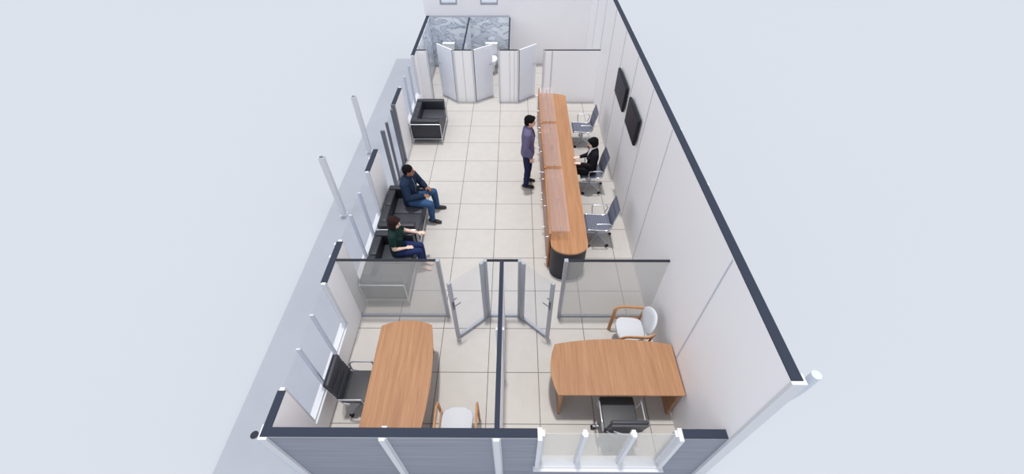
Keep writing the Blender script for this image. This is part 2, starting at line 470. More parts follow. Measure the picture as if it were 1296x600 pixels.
# door jamb strips and panel joints
k = n
for x in (-1.97, -1.30, -.728, -.05, .53, 1.195):
    s = -1 if x in (-1.97, -.728, .53) else 1
    struct('trim_%d' % k, bx(x - (.05 if s < 0 else 0), x + (.05 if s > 0 else 0), YW - .04, YW + .04, 0, H - .014 + .012), M['white']); k += 1
for x in (-1.02, .40, .27, 1.43, 1.45):
    struct('trim_%d' % k, bx(x - .008, x + .008, YW - .032, YW - .0255, 0, H - .02), M['white']); k += 1
def panel_door(idx, hx, tx, ty):
    hy = YW
    d = V((tx - hx, ty - hy, 0)); L = d.length; ang = math.atan2(d.y, d.x)
    w = struct_root('door_%d' % idx); w.location = (hx, hy, 0); w.rotation_euler = (0, 0, ang)
    obj('door_leaf', bx(.01, L, -.018, .018, .012, H), M['doorw'], w)
    for s in (-1, 1):
        b = new()
        for z_0, z_1 in ((.12, .78), (.88, 1.44)):
            frame_rect(b, .10, L - .10, z_0, z_1, .014, s * .018 - .004, s * .018 + .004, 'y')
        obj('moulding', b, M['doorw'], w)
        h = new(); tube(h, fillet([(L - .05, s * .018, 1.0), (L - .05, s * .05, 1.0), (L - .13, s * .05, 1.0)], .015), .008, 8)
        obj('door_handle', h, M['alu'], w, True)
panel_door(4, -1.30, -1.775, 9.79)
panel_door(5, -.728, -.235, 9.72)
panel_door(6, .53, 1.01, 9.76)
# marble lined cubicle walls
struct('wall_washroom_back', bx(XL + .02, .255, 11.765, 11.89, 0, H), M['marble'])
struct('trim_%d' % k, bx(XL + .004, .255, 11.76, 11.89, H + .0005, H + .006), M['alu']); k += 1
struct('wall_washroom_left', bx(XL + .001, XL + .019, YW + .03, 11.76, 0, H - .012), M['marble'])
for nm, x0_, x1_ in (('wall_washroom_middle', -1.03, -.985), ('wall_washroom_right', .232, .276)):
    o = struct(nm, bx(x0_, x1_, YW + .03, 11.76, 0, H - .012), M['marble'] if nm.endswith('middle') else M['panel'])
    obj('wall_cap', bx(x0_, x1_, YW + .03, 11.76, H - .012, H), M['cap'], o)

# ------------------------------------------------------------ outside posts and pipes
for (x, y, lb) in ((-3.32, 4.45, 'square white canopy post on the walkway, the one nearer the camera'),
                   (-3.32, 6.81, 'square white canopy post on the walkway, the farther one by the glass entrance')):
    t = thing('canopy_post', lb, 'post', (x, y, -.002), 0, 'posts on the walkway')
    b = new(); q = .05
    outer = [(-q, -q), (q, -q), (q, q), (-q, q)]; i_ = .042; inner = [(-i_, -i_), (i_, -i_), (i_, i_), (-i_, i_)]
    R_ = [[V((p[0], p[1], 0)) for p in outer], [V((p[0], p[1], H)) for p in outer], [V((p[0], p[1], H)) for p in inner], [V((p[0], p[1], H - .3)) for p in inner]]
    loft(b, R_); obj('shaft', b, M['white'], t)
    obj('base_plate', bx(-.07, .07, -.07, .07, 0, .01), M['white'], t)
t = thing('downpipe', 'pale round downpipe with dark open top at the near left corner', 'pipe', (-2.430, -.675, -.03))
b = new(); seg = 20; ro, ri = .044, .038
loft(b, [[V((r * math.cos(2 * PI * j / seg), r * math.sin(2 * PI * j / seg), z)) for j in range(seg)] for r, z in ((ro, 0), (ro, H + .03), (ri, H + .03), (ri, H - .25))])
obj('pipe', b, M['pipe'], t, True)
b = new(); cyl(b, (0, 0), .0435, H + .025, H + .033); obj('pipe_dark_disc', b, M['thin'], t)  # solid black disc stands in for the shade inside the pipe
t = thing('downpipe', 'pale tall downpipe with a bent top at the near right corner', 'pipe', (0, 0, 0))
b = new(); tube(b, fillet([(2.985, -.64, HR - .0), (2.985, -.64, HR - .30), (2.915, -.64, HR - .52), (2.915, -.64, -.02)], .14, 6), .042, 20)
obj('pipe', b, M['pipe'], t, True)
b = new(); tube(b, fillet([(2.915, -.64, .16), (2.915, -.65, .06), (2.99, -.78, .0)], .06, 5), .052, 16); obj('pipe_shoe', b, M['pipe'], t, True)

# ------------------------------------------------------------ desks
def desk(name, label, loc, rz, grain_mat, legdir=1):
    """local: user's straight edge along y=0 (x 0..L), visitor edge bulges at y=W, bulged end at x=0"""
    L, W = 1.72, .77
    t = thing(name, label, 'desk', loc, rz, 'office desks')
    pts = [(0.0, 0), (L, 0), (L, W)]
    for i in range(1, 16):
        s = i / 16; pts.append((L - L * s, W + .085 * 4 * s * (1 - s)))
    pts.append((0, W))
    for i in range(1, 12):
        s = i / 12; pts.append((-.085 * 4 * s * (1 - s), W * (1 - s)))
    b = new(); prism(b, pts, .722, .75, .004, 1); obj('desktop', b, grain_mat, t)
    for x in (.06, L - .055):
        b = new(); box(b, x - .018, x + .018, .03, W - .06, 0, .7215, .003, 1); obj('leg', b, grain_mat, t)
    b = new(); box(b, .0785, L - .0735, W * .55, W * .55 + .018, .28, .7215); obj('modesty_panel', b, grain_mat, t)
    return t
woodx = wood_mat('warm beech wood cross grain', srgb(152, 109, 79), srgb(178, 135, 100))
for nd in woodx.node_tree.nodes:
    if nd.type == 'MAPPING': s = nd.inputs['Scale'].default_value; nd.inputs['Scale'].default_value = (s[1], s[0], s[2])
desk('office_desk', 'beech desk against the right wall with a curved left end', (1.015, .115, 0), 0, M['wood'])
# left desk: user's edge faces -X, bulged end faces +Y.  local x -> -Y, local y -> +X
desk('office_desk', 'long beech desk in the left office standing lengthwise beside the black chair', (-1.615, 1.187, 0), -PI / 2 + math.radians(1.2), woodx)

# ------------------------------------------------------------ five star base
def star_base(t, r=.30, h=.40, m='chrome', phase=-90):
    b = new(); cyl(b, (0, 0), .028, .085, .25, 16); cyl(b, (0, 0), .017, .25, h, 16); obj('gas_column', b, M['chrome'] if m == 'chrome' else M['alu'], t, True)
    for k_ in range(5):
        a_ = math.radians(phase + 72 * k_); d = V((math.cos(a_), math.sin(a_), 0)); s = V((-d.y, d.x, 0))
        rings = []
        for q, w_, zt, zb in ((.02, .024, .125, .085), (.12, .020, .115, .08), (r, .013, .085, .065)):
            c = d * q; rings.append([c + s * w_ + V((0, 0, zb)), c - s * w_ + V((0, 0, zb)), c - s * w_ * .7 + V((0, 0, zt)), c + s * w_ * .7 + V((0, 0, zt))])
        b = new(); loft(b, rings); g = obj('base_leg', b, M[m], t)
        b = new(); c = d * r
        for o_ in (-.016, .016):
            mt = Matrix.Translation(c + s * o_ + V((0, 0, .027))) @ Matrix.Rotation(a_ + PI / 2, 4, 'Z') @ Matrix.Rotation(PI / 2, 4, 'Y')
            rr = bmesh.ops.create_cone(b, cap_ends=True, segments=18, radius1=.027, radius2=.027, depth=.02)
            bmesh.ops.transform(b, matrix=mt, verts=rr['verts'])
        tube(b, [c + V((0, 0, .03)), c + V((0, 0, .066))], .009, 8)
        obj('caster', b, M['rubber'], g, True)

def profile_sheet(bm, prof, w, th):
    """prof: list of (x,z) centre line; sheet extruded along y, rounded edges"""
    P = [V((p[0], 0, p[1])) for p in prof]; n_ = len(P); rings = []
    for i in range(n_):
        t_ = (P[min(i + 1, n_ - 1)] - P[max(i - 1, 0)]).normalized(); nn = V((-t_.z, 0, t_.x))
        c = P[i]
        hw = w / 2 if not callable(w) else w(i / (n_ - 1)) / 2
        rings.append([c + V((0, -hw, 0)), c + nn * th / 2 + V((0, -hw + th * .5, 0)), c + nn * th / 2 + V((0, hw - th * .5, 0)),
                      c + V((0, hw, 0)), c - nn * th / 2 + V((0, hw - th * .5, 0)), c - nn * th / 2 + V((0, -hw + th * .5, 0))])
    loft(bm, rings)

def smooth_path(pts, r=.08): return [(p.x, p.z) for p in fillet([(a, 0, b) for a, b in pts], r, 6)]

# mesh chair (faces +X locally, seat front at +x)
def mesh_chair(label, loc, rz, group):
    t = thing('mesh_chair', label, 'chair', loc, rz, group)
    prof = smooth_path([(.27, .425), (.235, .452), (-.12, .425), (-.21, .46), (-.235, .70), (-.30, .96)], .07)
    b = new(); profile_sheet(b, prof, .44, .014); obj('seat_and_back', b, M['mesh'], t, True)
    for s in (-1, 1):
        b = new(); tube(b, [(p[0], s * .225, p[1]) for p in prof], .011, 8); obj('side_rail', b, M['chrome'], t, True)
        b = new(); pts = fillet([(.10, s * .245, .44), (.12, s * .275, .60), (.11, s * .275, .655), (-.16, s * .275, .655), (-.20, s * .27, .60), (-.14, s * .245, .46)], .05, 5)
        tube(b, pts, .010, 8); obj('armrest', b, M['chrome'], t, True)
    b = new(); box(b, -.05, .10, -.21, .21, .39, .41, .006); box(b, -.03, .08, -.06, .06, .375, .395); obj('under_frame', b, M['chrome'], t)
    star_base(t, .31, .38)
    return t
mc = mesh_chair('grey mesh office chair nearest the curved black end of the counter', (2.10, 3.77, 0), PI, 'mesh chairs behind the counter')
mcs = [dup(mc, (2.15, 5.40, 0), PI + .05, 'grey mesh office chair in which the person in the black suit sits'),
       dup(mc, (2.16, 7.24, 0), PI, 'grey mesh office chair at the far end of the counter, empty')]

# padded executive chair (faces +X)
def exec_chair(label, loc, rz):
    t = thing('executive_chair', label, 'chair', loc, rz, 'black executive chairs')
    b = new(); box(b, -.18, .27, -.24, .24, .42, .475, .022, 3); obj('seat', b, M['seatpad'], t, True)
    bt = thing_none = None
    prof = smooth_path([(-.16, .44), (-.235, .48), (-.26, .70), (-.31, .97)], .06)
    b = new(); profile_sheet(b, prof, .47, .022); back = obj('backrest', b, M['leather'], t, True)
    # pads across the back
    def at(s):
        a_, b_ = V((-.232, 0, .50)), V((-.305, 0, .965)); return a_.lerp(b_, s)
    up_ = (at(1) - at(0)).normalized(); fw_ = V((up_.z, 0, -up_.x))
    for s0, s1, th in ((.0, .27, .035), (.29, .60, .035), (.62, .80, .035), (.80, 1.03, .055)):
        c = (at(s0) + at(s1)) / 2 + fw_ * (.011 + th * .45); hgt = (at(s1) - at(s0)).length
        mt = Matrix.Translation(c) @ Matrix(((fw_.x, 0, up_.x, 0), (0, 1, 0, 0), (fw_.z, 0, up_.z, 0), (0, 0, 0, 1)))
        b = new(); box(b, -th / 2, th / 2, -.235, .235, -hgt / 2 + .002, hgt / 2 - .002, th * .42, 4, mt); obj('back_cushion', b, M['leather2'], back, True)
    for s in (-1, 1):
        b = new(); pts = fillet([(.13, s * .255, .43), (.14, s * .285, .50), (.14, s * .285, .65), (-.15, s * .285, .65), (-.20, s * .27, .62), (-.20, s * .25, .46), (-.1, s * .25, .43)], .045, 5)
        tube(b, pts, 0, 10, flat=(.011, .017), up=(0, 1, 0)); obj('armrest', b, M['chrome'], t, True)
    b = new()
    tube(b, fillet([(-.255, -.235, .62), (-.33, -.1, .60), (-.33, .1, .60), (-.255, .235, .62)], .08, 5), .011, 8)
    tube(b, fillet([(-.335, -.19, .84), (-.375, 0, .80), (-.335, .19, .84)], .12, 6), .009, 8); obj('back_brace', b, M['chrome'], t, True)
    b = new(); box(b, -.12, .15, -.06, .06, .385, .419, .008); obj('tilt_mechanism', b, M['rubber'], t)
    star_base(t, .31, .39, 'alu', -54)
    return t
ec = exec_chair('black padded executive chair at the left desk, back to the side windows', (-1.80, .36, 0), 0)
ec2 = dup(ec, (1.86, -.05, 0), PI / 2, 'black padded executive chair at the right desk, back to the front window')

# visitor chair (faces +X): upholstered round back, bentwood arms
def visitor_chair(label, loc, rz):
    t = thing('visitor_chair', label, 'chair', loc, rz, 'visitor armchairs')
    b = new(); pts = []
    for i in range(28):
        a_ = 2 * PI * i / 28; c, s = math.cos(a_), math.sin(a_)
        pts.append((.22 * (abs(c) ** .55) * (1 if c > 0 else -1) + .0, (.225 - .02 * (c < 0)) * (abs(s) ** .6) * (1 if s > 0 else -1)))
    prism(b, pts, .40, .465, .022, 3); obj('seat', b, M['fabricw'], t, True)
    # oval back
    b = new(); tilt = Matrix.Translation((-.27, 0, .68)) @ Matrix.Rotation(-.25, 4, 'Y')
    rings = []
    N_ = 28
    def ov(k_, sc, x):
        a_ = 2 * PI * k_ / N_; yy = .235 * sc * math.cos(a_); zz = .20 * sc * math.sin(a_)
        return tilt @ V((x + .9 * yy * yy, yy, zz))
    for sc, x in ((.0001, .03), (.5, .03), (.85, .026), (.97, .014), (1, 0), (.97, -.014), (.85, -.024), (.5, -.026), (.0001, -.026)):
        rings.append([ov(k_, sc, x) for k_ in range(N_)])
    loft(b, rings, cap=False); bmesh.ops.remove_doubles(b, verts=b.verts, dist=.0005); obj('backrest', b, M['fabricw'], t, 'all')
    for s in (-1, 1):
        b = new(); p = fillet([(.235, s * .265, 0), (.215, s * .27, .62), (.14, s * .275, .665), (-.20, s * .275, .64), (-.29, s * .235, .66)], .09, 6)
        tube(b, p, 0, 10, flat=(.017, .030), up=(0, 1, 0)); obj('armrest', b, M['armwood'], t, True)
        b = new(); p = fillet([(-.30, s * .24, 0), (-.21, s * .25, .35), (-.25, s * .262, .645)], .1, 6)
        tube(b, p, 0, 10, flat=(.013, .02), up=(0, 1, 0)); obj('leg', b, M['armwood'], t, True)
        b = new(); box(b, -.21, .215, s * .245 - .010, s * .245 + .010, .37, .41, .003, 1); obj('seat_rail', b, M['armwood'], t)
    return t
vc = visitor_chair('pale upholstered visitor armchair with wooden arms beside the right wall, back to the wall', (2.27, 1.33, 0), PI)
dup(vc, (-.36, -.16, 0), PI / 2, 'pale upholstered visitor armchair half hidden behind the front wall')

# ------------------------------------------------------------ sofas (face +X), local origin centre of footprint
def sofa(label, y0, y1, x0=-2.235, x1=-1.47, rz=0):
    L = y1 - y0; D = x1 - x0
    t = thing('sofa', label, 'sofa', ((x0 + x1) / 2, (y0 + y1) / 2, 0), rz, 'black leather two seat sofas')
    hx, hy = D / 2, L / 2; aw = .15; bw = .17
    b = new(); box(b, -hx + .02, hx - .02, -hy + .02, hy - .02, .12, .22, .012); obj('base', b, M['leather'], t, True)
    for s in (-1, 1):
        a_, c_ = sorted((s * hy, s * (hy - aw)))
        b = new(); box(b, -hx + .01, hx - .02, a_ + .015 * (s < 0), c_ - .015 * (s > 0), .20, .66, .028, 3); obj('arm', b, M['leather'], t, True)
    ml = (L - 2 * aw) / 2
    for k_ in range(2):
        ya = -hy + aw + k_ * ml
        b = new(); box(b, -hx + bw, hx - .01, ya + .004, ya + ml - .004, .215, .42, .028, 3); obj('seat_cushion', b, M['leather2'], t, True)
        b = new(); box(b, -hx + .012, -hx + bw, ya + .004, ya + ml - .004, .22, .65, .03, 3); obj('back_cushion', b, M['leather'], t, True)
    b = new(); r_ = .011
    for s in (-1, 1):
        y = s * (hy + .003)
        tube(b, fillet([(-hx, y, .57), (hx, y, .57), (hx, y, .0)], .03), r_, 8)
        tube(b, [(-hx, y, .57), (-hx, y, 0)], r_, 8)
        tube(b, [(-hx, y, .15), (hx, y, .15)], r_, 8)
    tube(b, [(hx, -hy, .15), (hx, hy, .15)], r_, 8); tube(b, [(-hx, -hy, .57), (-hx, hy, .57)], r_, 8); tube(b, [(-hx, -hy, .15), (-hx, hy, .15)], r_, 8)
    obj('chrome_frame', b, M['chrome'], t, True)
    return t
sofa('black leather sofa nearest the glass partition, where the person in green sits', 2.09, 3.34)
sofa('black leather sofa by the entrance where the person in the denim jacket sits', 3.42, 4.68)
sofa('empty black leather sofa standing near the washroom doors', 7.15, 8.33)

# ------------------------------------------------------------ reception counter
t = thing('reception_counter', 'long wooden reception counter with frosted glass shelves and a black curved end', 'counter', (0, 0, 0))
CX0, CX1, CY0, CY1 = 1.075, 1.745, 2.90, 8.40
def outline(ins=0.):
    pts = []
    cx = (CX0 + CX1) / 2; rx = (CX1 - CX0) / 2 - ins
    for i in range(41):
        a_ = PI + PI * i / 40; pts.append((cx + rx * math.cos(a_), CY0 + .25 * math.sin(a_) * (1 - ins)))
    return pts
pts = outline(); pts += [(CX1 + .03, 8.30), (CX1 - .05, 8.36), (CX0 + .35, 8.43), (CX0, 8.44)]
b = new(); prism(b, pts, .72, .75, .004, 1); obj('worktop', b, M['wood2'], t)
b = new()
po = outline(.012); pi_ = outline(.035)
ring = [V((p[0], p[1], 0)) for p in po] + [V((p[0], p[1], 0)) for p in reversed(pi_)]
prism(b, [(p.x, p.y) for p in ring], 0, .7195); obj('curved_end_panel', b, M['black'], t)
b = new(); box(b, CX0 + .01, CX0 + .04, CY0 + .02, 8.40, .0, .7195); box(b, CX0 + .041, CX1 - .06, 8.32, 8.345, 0, .7195)
for y in (4.85, 6.6): box(b, CX0 + .041, CX1 - .08, y - .012, y + .012, 0, .7195)
obj('carcass', b, M['woodd'], t)
bounds = [(2.97, 4.83), (4.88, 6.57), (6.62, 8.36)]
for a, c in bounds:
    o = obj('front_board', bx(CX0 - .035, CX0 - .003, a, c, .0, .93, .003, 1), M['woodd'], t)
    obj('board_edge', bx(CX0 - .036, CX0 - .002, a, c, .9305, .938), M['wood2'], o)
    o = obj('glass_shelf', bx(CX0 + .0, CX0 + .33, a + .03, c - .03, .965, .975), M['frost'], t)
    L_ = c - a
    for s_ in (.08, .5, .92):
        y = a + L_ * s_
        b = new(); cyl(b, (CX0 + .18, y), .009, .7505, .9645, 10); cyl(b, (CX0 + .18, y), .02, .7505, .757, 12); obj('shelf_pin', b, M['chrome'], o, True)
        b = new(); cyl(b, (CX0 - .019, y), .008, .9385, .9645, 10); obj('shelf_pin', b, M['chrome'], o, True)
    o = obj('front_glass', bx(CX0 - .072, CX0 - .064, a + .0, c - .0, .06, .86), M['glass_blue'], t)
    for s_ in (.05, .5, .95):
        for z in (.18, .76):
            b = new(); y = a + L_ * s_
            tube(b, [(CX0 - .036, y, z), (CX0 - .085, y, z)], .013, 12); obj('standoff', b, M['chrome'], o, True)

# ------------------------------------------------------------ TVs
def tv(label, y0, y1, z0, z1):
    t = thing('television', label, 'television', (XR, (y0 + y1) / 2, z0), 0, 'wall mounted televisions')
    hw = (y1 - y0) / 2; h = z1 - z0
    obj('bezel', bx(-.085, -.03, -hw, hw, 0, h, .012, 3), M['tv'], t, True)
    obj('screen', bx(-.0875, -.0845, -hw + .025, hw - .025, .04, h - .025), M['screen'], t)
    obj('wall_bracket', bx(-.031, -.0005, -.15, .15, h * .3, h * .7), M['rubber'], t)
tv('black flat television on the right wall, the one nearer the camera', 4.57, 5.46, 1.70, 2.24)
tv('black flat television on the right wall, the one farther from the camera', 5.80, 6.74, 1.70, 2.24)

# ------------------------------------------------------------ toilets
def toilet(label, x):
    t = thing('toilet', label, 'toilet', (x, 11.755, 0), 0, 'washroom toilets')
    b = new(); box(b, -.19, .19, -.19, 0, .40, .77, .02, 3); obj('cistern', b, M['ceramic'], t, True)
    b = new(); box(b, -.198, .198, -.20, 0, .7705, .80, .008, 2); cyl(b, (0, -.09), .025, .80, .806, 16); obj('cistern_lid', b, M['ceramic'], t, True)
    b = new(); rings = []
    for z, ry, rx, cy in ((0, .17, .11, -.33), (.06, .165, .10, -.33), (.20, .18, .11, -.35), (.33, .25, .17, -.42), (.40, .27, .19, -.44)):
        rings.append([V((rx * math.cos(2 * PI * k_ / 24), cy + ry * math.sin(2 * PI * k_ / 24), z)) for k_ in range(24)])
    loft(b, rings); obj('bowl', b, M['ceramic'], t, True)
    b = new(); rings = []
    for z, q in ((.4005, 1.), (.43, 1.02), (.445, .96)):
        rings.append([V((.195 * q * math.cos(2 * PI * k_ / 24), -.44 + .275 * q * math.sin(2 * PI * k_ / 24), z)) for k_ in range(24)])
    loft(b, rings); obj('seat_lid', b, M['ceramic'], t, True)
toilet('white toilet in the left marble cubicle', -1.72)
toilet('white toilet in the right marble cubicle, bowl visible past the open door', -.34)

# ------------------------------------------------------------ people
def chain(bm, P, side=(0, 1, 0), seg=14):
    """P: list of (point, a, b): a along side, b along the other cross axis; rounded ends"""
    pts = [V(p[0]) for p in P]; A = [p[1] for p in P]; B = [p[2] for p in P]
    n_ = len(pts); u0 = V(side); rings = []
    d0 = (pts[1] - pts[0]).normalized(); d1 = (pts[-1] - pts[-2]).normalized()
    def ring(c, t_, a_, b_):
        u = u0 - t_ * u0.dot(t_)
        if u.length < .2: u = V((1, 0, 0)) - t_ * t_.x
        u.normalize(); w_ = t_.cross(u)
        return [c + u * a_ * math.cos(2 * PI * k_ / seg) + w_ * b_ * math.sin(2 * PI * k_ / seg) for k_ in range(seg)]
    for f in (.95, .75, .4):
        q = math.sqrt(1 - f * f); rings.append(ring(pts[0] - d0 * min(A[0], B[0]) * f, d0, A[0] * q, B[0] * q))
    for i in range(n_):
        t_ = (pts[min(i + 1, n_ - 1)] - pts[max(i - 1, 0)]).normalized()
        rings.append(ring(pts[i], t_, A[i], B[i]))
    for f in (.4, .75, .95):
        q = math.sqrt(1 - f * f); rings.append(ring(pts[-1] + d1 * min(A[-1], B[-1]) * f, d1, A[-1] * q, B[-1] * q))
    loft(bm, rings)

DG = None
def fuse(name, bm, m, parent, vox=.009, it=4):
    o = obj(name, bm, m, parent)
    r = o.modifiers.new('r', 'REMESH'); r.mode = 'VOXEL'; r.voxel_size = vox; r.use_smooth_shade = True
    s = o.modifiers.new('s', 'SMOOTH'); s.factor = .5; s.iterations = it
    bpy.context.view_layer.update()
    dg = bpy.context.evaluated_depsgraph_get()
    me = bpy.data.meshes.new_from_object(o.evaluated_get(dg)); o.modifiers.clear(); old = o.data; o.data = me; bpy.data.meshes.remove(old)
    for p in me.polygons: p.use_smooth = True
    if not me.materials: me.materials.append(m)
    return o

def hand(bm, w, d, side, thumb, nrm, curl=.35, sc=1.):
    """w wrist, d direction, side = across palm axis, thumb=+1/-1 along side, nrm = towards palm"""
    d = V(d).normalized(); side = (V(side) - d * V(side).dot(d)).normalized(); nrm = V(nrm); nrm = (nrm - d * nrm.dot(d) - side * nrm.dot(side)).normalized()
    w = V(w); k_ = sc
    chain(bm, [(w, .026 * k_, .019 * k_), (w + d * .04 * k_, .038 * k_, .015 * k_), (w + d * .09 * k_, .041 * k_, .013 * k_)], side, 12)
    for i, L_ in enumerate((.066, .078, .072, .056)):
        s = thumb * (.033 - .022 * i) * k_
        r_ = .0088 * k_
        p0 = w + d * .085 * k_ + side * s; d1 = (d + nrm * curl * .5 + side * s * 3).normalized(); d2 = (d + nrm * curl * 1.5 + side * s * 2).normalized(); d3 = (d + nrm * curl * 2.6).normalized()
        a_ = p0 + d1 * L_ * .45 * k_; b_ = a_ + d2 * L_ * .32 * k_; c_ = b_ + d3 * L_ * .23 * k_
        chain(bm, [(p0, r_, r_), (a_, r_, r_), (b_, r_ * .92, r_ * .92), (c_, r_ * .8, r_ * .8)], nrm, 8)
    p0 = w + d * .03 * k_ + side * thumb * .028 * k_; a_ = p0 + (d * .6 + side * thumb * .75 + nrm * .3).normalized() * .04 * k_; b_ = a_ + (d * .9 + side * thumb * .25 + nrm * .4).normalized() * .032 * k_
    chain(bm, [(p0, .013 * k_, .013 * k_), (a_, .0105 * k_, .0105 * k_), (b_, .009 * k_, .009 * k_)], nrm, 8)

def person(label, loc, rz, J, skin, top, pants, hair, style, opts):
    """J: joints in local metres, facing +X, left is +Y. keys: pel, waist, chest, sh (shoulder centre), neck, head, f (face dir), shL, shR, elL.., wrL.., haL (hand dir), hipL, knL, anL, toL"""
    t = thing('person', label, 'person', loc, rz)
    fem = opts.get('fem', False); g = .92 if fem else 1.
    shd = (V(J['shL']) - V(J['shR'])).normalized(); hpd = (V(J['hipL']) - V(J['hipR'])).normalized()
    neck, head = V(J['neck']), V(J['head'])
    f = V(J['f']).normalized(); up = V(J.get('up', (0, 0, 1))); up = (up - f * up.dot(f)).normalized(); lf = up.cross(f)
    HM = Matrix((f, lf, up)).transposed()
    hs = 1.03 if fem else 1.09
    def hp(x, y, z): return head + HM @ V((x, y, z)) * hs
    def torso(bm, e, lo='pel', top_open=False):
        P = [(J['pel'], .155 * g + e, .115 * g + e), (J['waist'], .135 * g * (.92 if fem else 1) + e, .10 * g + e), (J['chest'], .158 * g + e, .118 * g + e), (J['sh'], .15 * g + e, .085 * g + e)]
        sd = [V(J['pel']).lerp(V(J['waist']), .5)]
        chain(bm, P, shd, 18)
        chain(bm, [(J['shL'], .05 * g + e, .055 * g + e), (J['sh'], .075 * g + e, .075 * g + e), (J['shR'], .05 * g + e, .055 * g + e)], (0, 0, 1), 12)
        if fem:
            for s in (-1, 1):
                c = V(J['chest']) + shd * s * .065 + shd.cross(V((0, 0, 1))) * .085
                ellipsoid(bm, c, .055 + e, .055 + e, .055 + e)
    def arm(bm, s, e, upto=1., hnd=False):
        S, E_, W_ = V(J['sh' + s]), V(J['el' + s]), V(J['wr' + s])
        a1, a2, a3 = .048 * g + e, .038 * g + e, .026 * g + e
        if upto < .5:
            q = S.lerp(E_, upto * 2); chain(bm, [(S, a1 + .006, a1 + .006), (q, a1 * .95, a1 * .95)], (0, 0, 1), 12); return
        fm = E_.lerp(W_, .3); q = E_.lerp(W_, (upto - .5) * 2)
        chain(bm, [(S, a1 + .004, a1 + .004), (S.lerp(E_, .45), a1, a1), (E_, a2, a2)], (1, .1, .1), 12)
        chain(bm, [(E_, a2, a2), (fm, a2 * 1.02, a2 * 1.02), (q, a3, a3)], (1, .1, .1), 12)
    def leg(bm, s, e, to=1.):
        h_, k_, a_ = V(J['hip' + s]), V(J['kn' + s]), V(J['an' + s])
        chain(bm, [(h_, .088 * g + e, .092 * g + e), (h_.lerp(k_, .4), .08 * g + e, .082 * g + e), (k_, .055 * g + e, .057 * g + e)], hpd, 14)
        chain(bm, [(k_, .055 * g + e, .057 * g + e), (k_.lerp(a_, .3), .054 * g + e, .057 * g + e), (a_ if to == 1 else k_.lerp(a_, to), .036 * g + e, .038 * g + e)], hpd, 14)
    # body: one continuous skin surface
    bm = new(); torso(bm, -.006)
    for s in 'LR':
        arm(bm, s, 0); leg(bm, s, -.006)
        W_ = V(J['wr' + s]); hand(bm, W_, J['ha' + s], J['hs' + s], J.get('th' + s, 1), J['hn' + s], J.get('cu', .35), .95 if fem else 1.02)
        a_ = V(J['an' + s]); td = (V(J['to' + s]) - a_); td.z = 0; td.normalize()
        zb = opts.get('zf', 0.)
        b0 = V((a_.x, a_.y, zb + .045)) - td * .045
        sid = V((-td.y, td.x, 0))
        chain(bm, [(a_, .034, .036), (V((a_.x, a_.y, zb + .05)), .034, .038)], sid, 10)
        chain(bm, [(b0, .030, .034), (b0 + td * .08, .036, .036), (b0 + td * .16 + V((0, 0, -.014)), .042, .026), (b0 + td * .205 + V((0, 0, -.022)), .036, .017)], sid, 12)
    chain(bm, [(J['sh'], .06 * g, .06 * g), (neck, .052 * g, .054 * g), (hp(-.015, 0, -.05), .05 * g, .055 * g)], lf, 14)
    R3 = HM
    ellipsoid(bm, hp(-.012, 0, .025), .098 * hs, .076 * hs, .092 * hs, R3)
    ellipsoid(bm, hp(.028, 0, -.035), .062 * hs, .060 * hs, .078 * hs, R3)
    ellipsoid(bm, hp(.045, 0, -.088), .034 * hs, .034 * hs, .026 * hs, R3)
    ellipsoid(bm, hp(.075, 0, .018), .014 * hs, .05 * hs, .012 * hs, R3)
    chain(bm, [(hp(.086, 0, .005), .009, .010), (hp(.104, 0, -.028), .014, .012)], lf, 8)
    for s in (-1, 1):
        ellipsoid(bm, hp(-.005, s * .076, -.012), .018, .010, .030, R3)
        ellipsoid(bm, hp(.055, s * .036, -.035), .02, .018, .02, R3)
    fuse('body', bm, skin, t, .0075, 3)
    for s in (-1, 1):
        bm = new(); ellipsoid(bm, hp(.082, s * .031, .0), .008, .012, .006, R3, 10, 8); obj('eye', bm, M['eye'], t, 'all')
        bm = new(); tube(bm, [hp(.080, s * .016, .022), hp(.080, s * .03, .026), hp(.070, s * .047, .021)], .003 if fem else .004, 6); obj('eyebrow', bm, hair, t, 'all')
    bm = new(); ellipsoid(bm, hp(.090, 0, -.056), .007, .022, .0075, R3, 10, 8); obj('mouth', bm, M['lips'], t, 'all')
    # hair
    def hel(bm_, c, a1, a2, a3, m_): ellipsoid(bm_, c, a1 * hs, a2 * hs, a3 * hs, m_)
    bm = new()
    if style == 'crop':
        hel(bm, hp(-.020, 0, .038), .101, .083, .091, R3); hel(bm, hp(-.045, 0, -.015), .066, .074, .066, R3)
    elif style == 'short':
        hel(bm, hp(-.022, 0, .042), .103, .086, .092, R3); hel(bm, hp(-.045, 0, -.015), .070, .078, .078, R3); hel(bm, hp(.035, .01, .083), .055, .06, .033, R3)
    elif style == 'bob':
        hel(bm, hp(-.022, 0, .036), .106, .091, .097, R3); hel(bm, hp(-.045, 0, -.05), .078, .090, .10, R3)
        for s in (-1, 1): hel(bm, hp(.005, s * .078, -.045), .045, .018, .09, R3)
        hel(bm, hp(.055, 0, .075), .04, .062, .03, R3)
    else:
        hel(bm, hp(-.022, 0, .038), .104, .088, .094, R3); hel(bm, hp(-.05, 0, -.02), .07, .082, .082, R3)
        for s in (-1, 1): hel(bm, hp(.0, s * .078, -.012), .04, .014, .055, R3)
        hel(bm, hp(.05, 0, .078), .045, .062, .03, R3)
    fuse('hair', bm, hair, t, .007, 2)
    # top
    bm = new(); e = opts.get('te', .012); torso(bm, e)
    for s in 'LR': arm(bm, s, e * .9, opts.get('sleeve', .95))
    if opts.get('hem'):
        hp_ = V(J['pel']); 
        chain(bm, [(V(J['waist']), .14 * g + e, .108 * g + e), (hp_ - V((0, 0, opts['hem'])), .168 * g + e, .125 * g + e)], shd, 18)
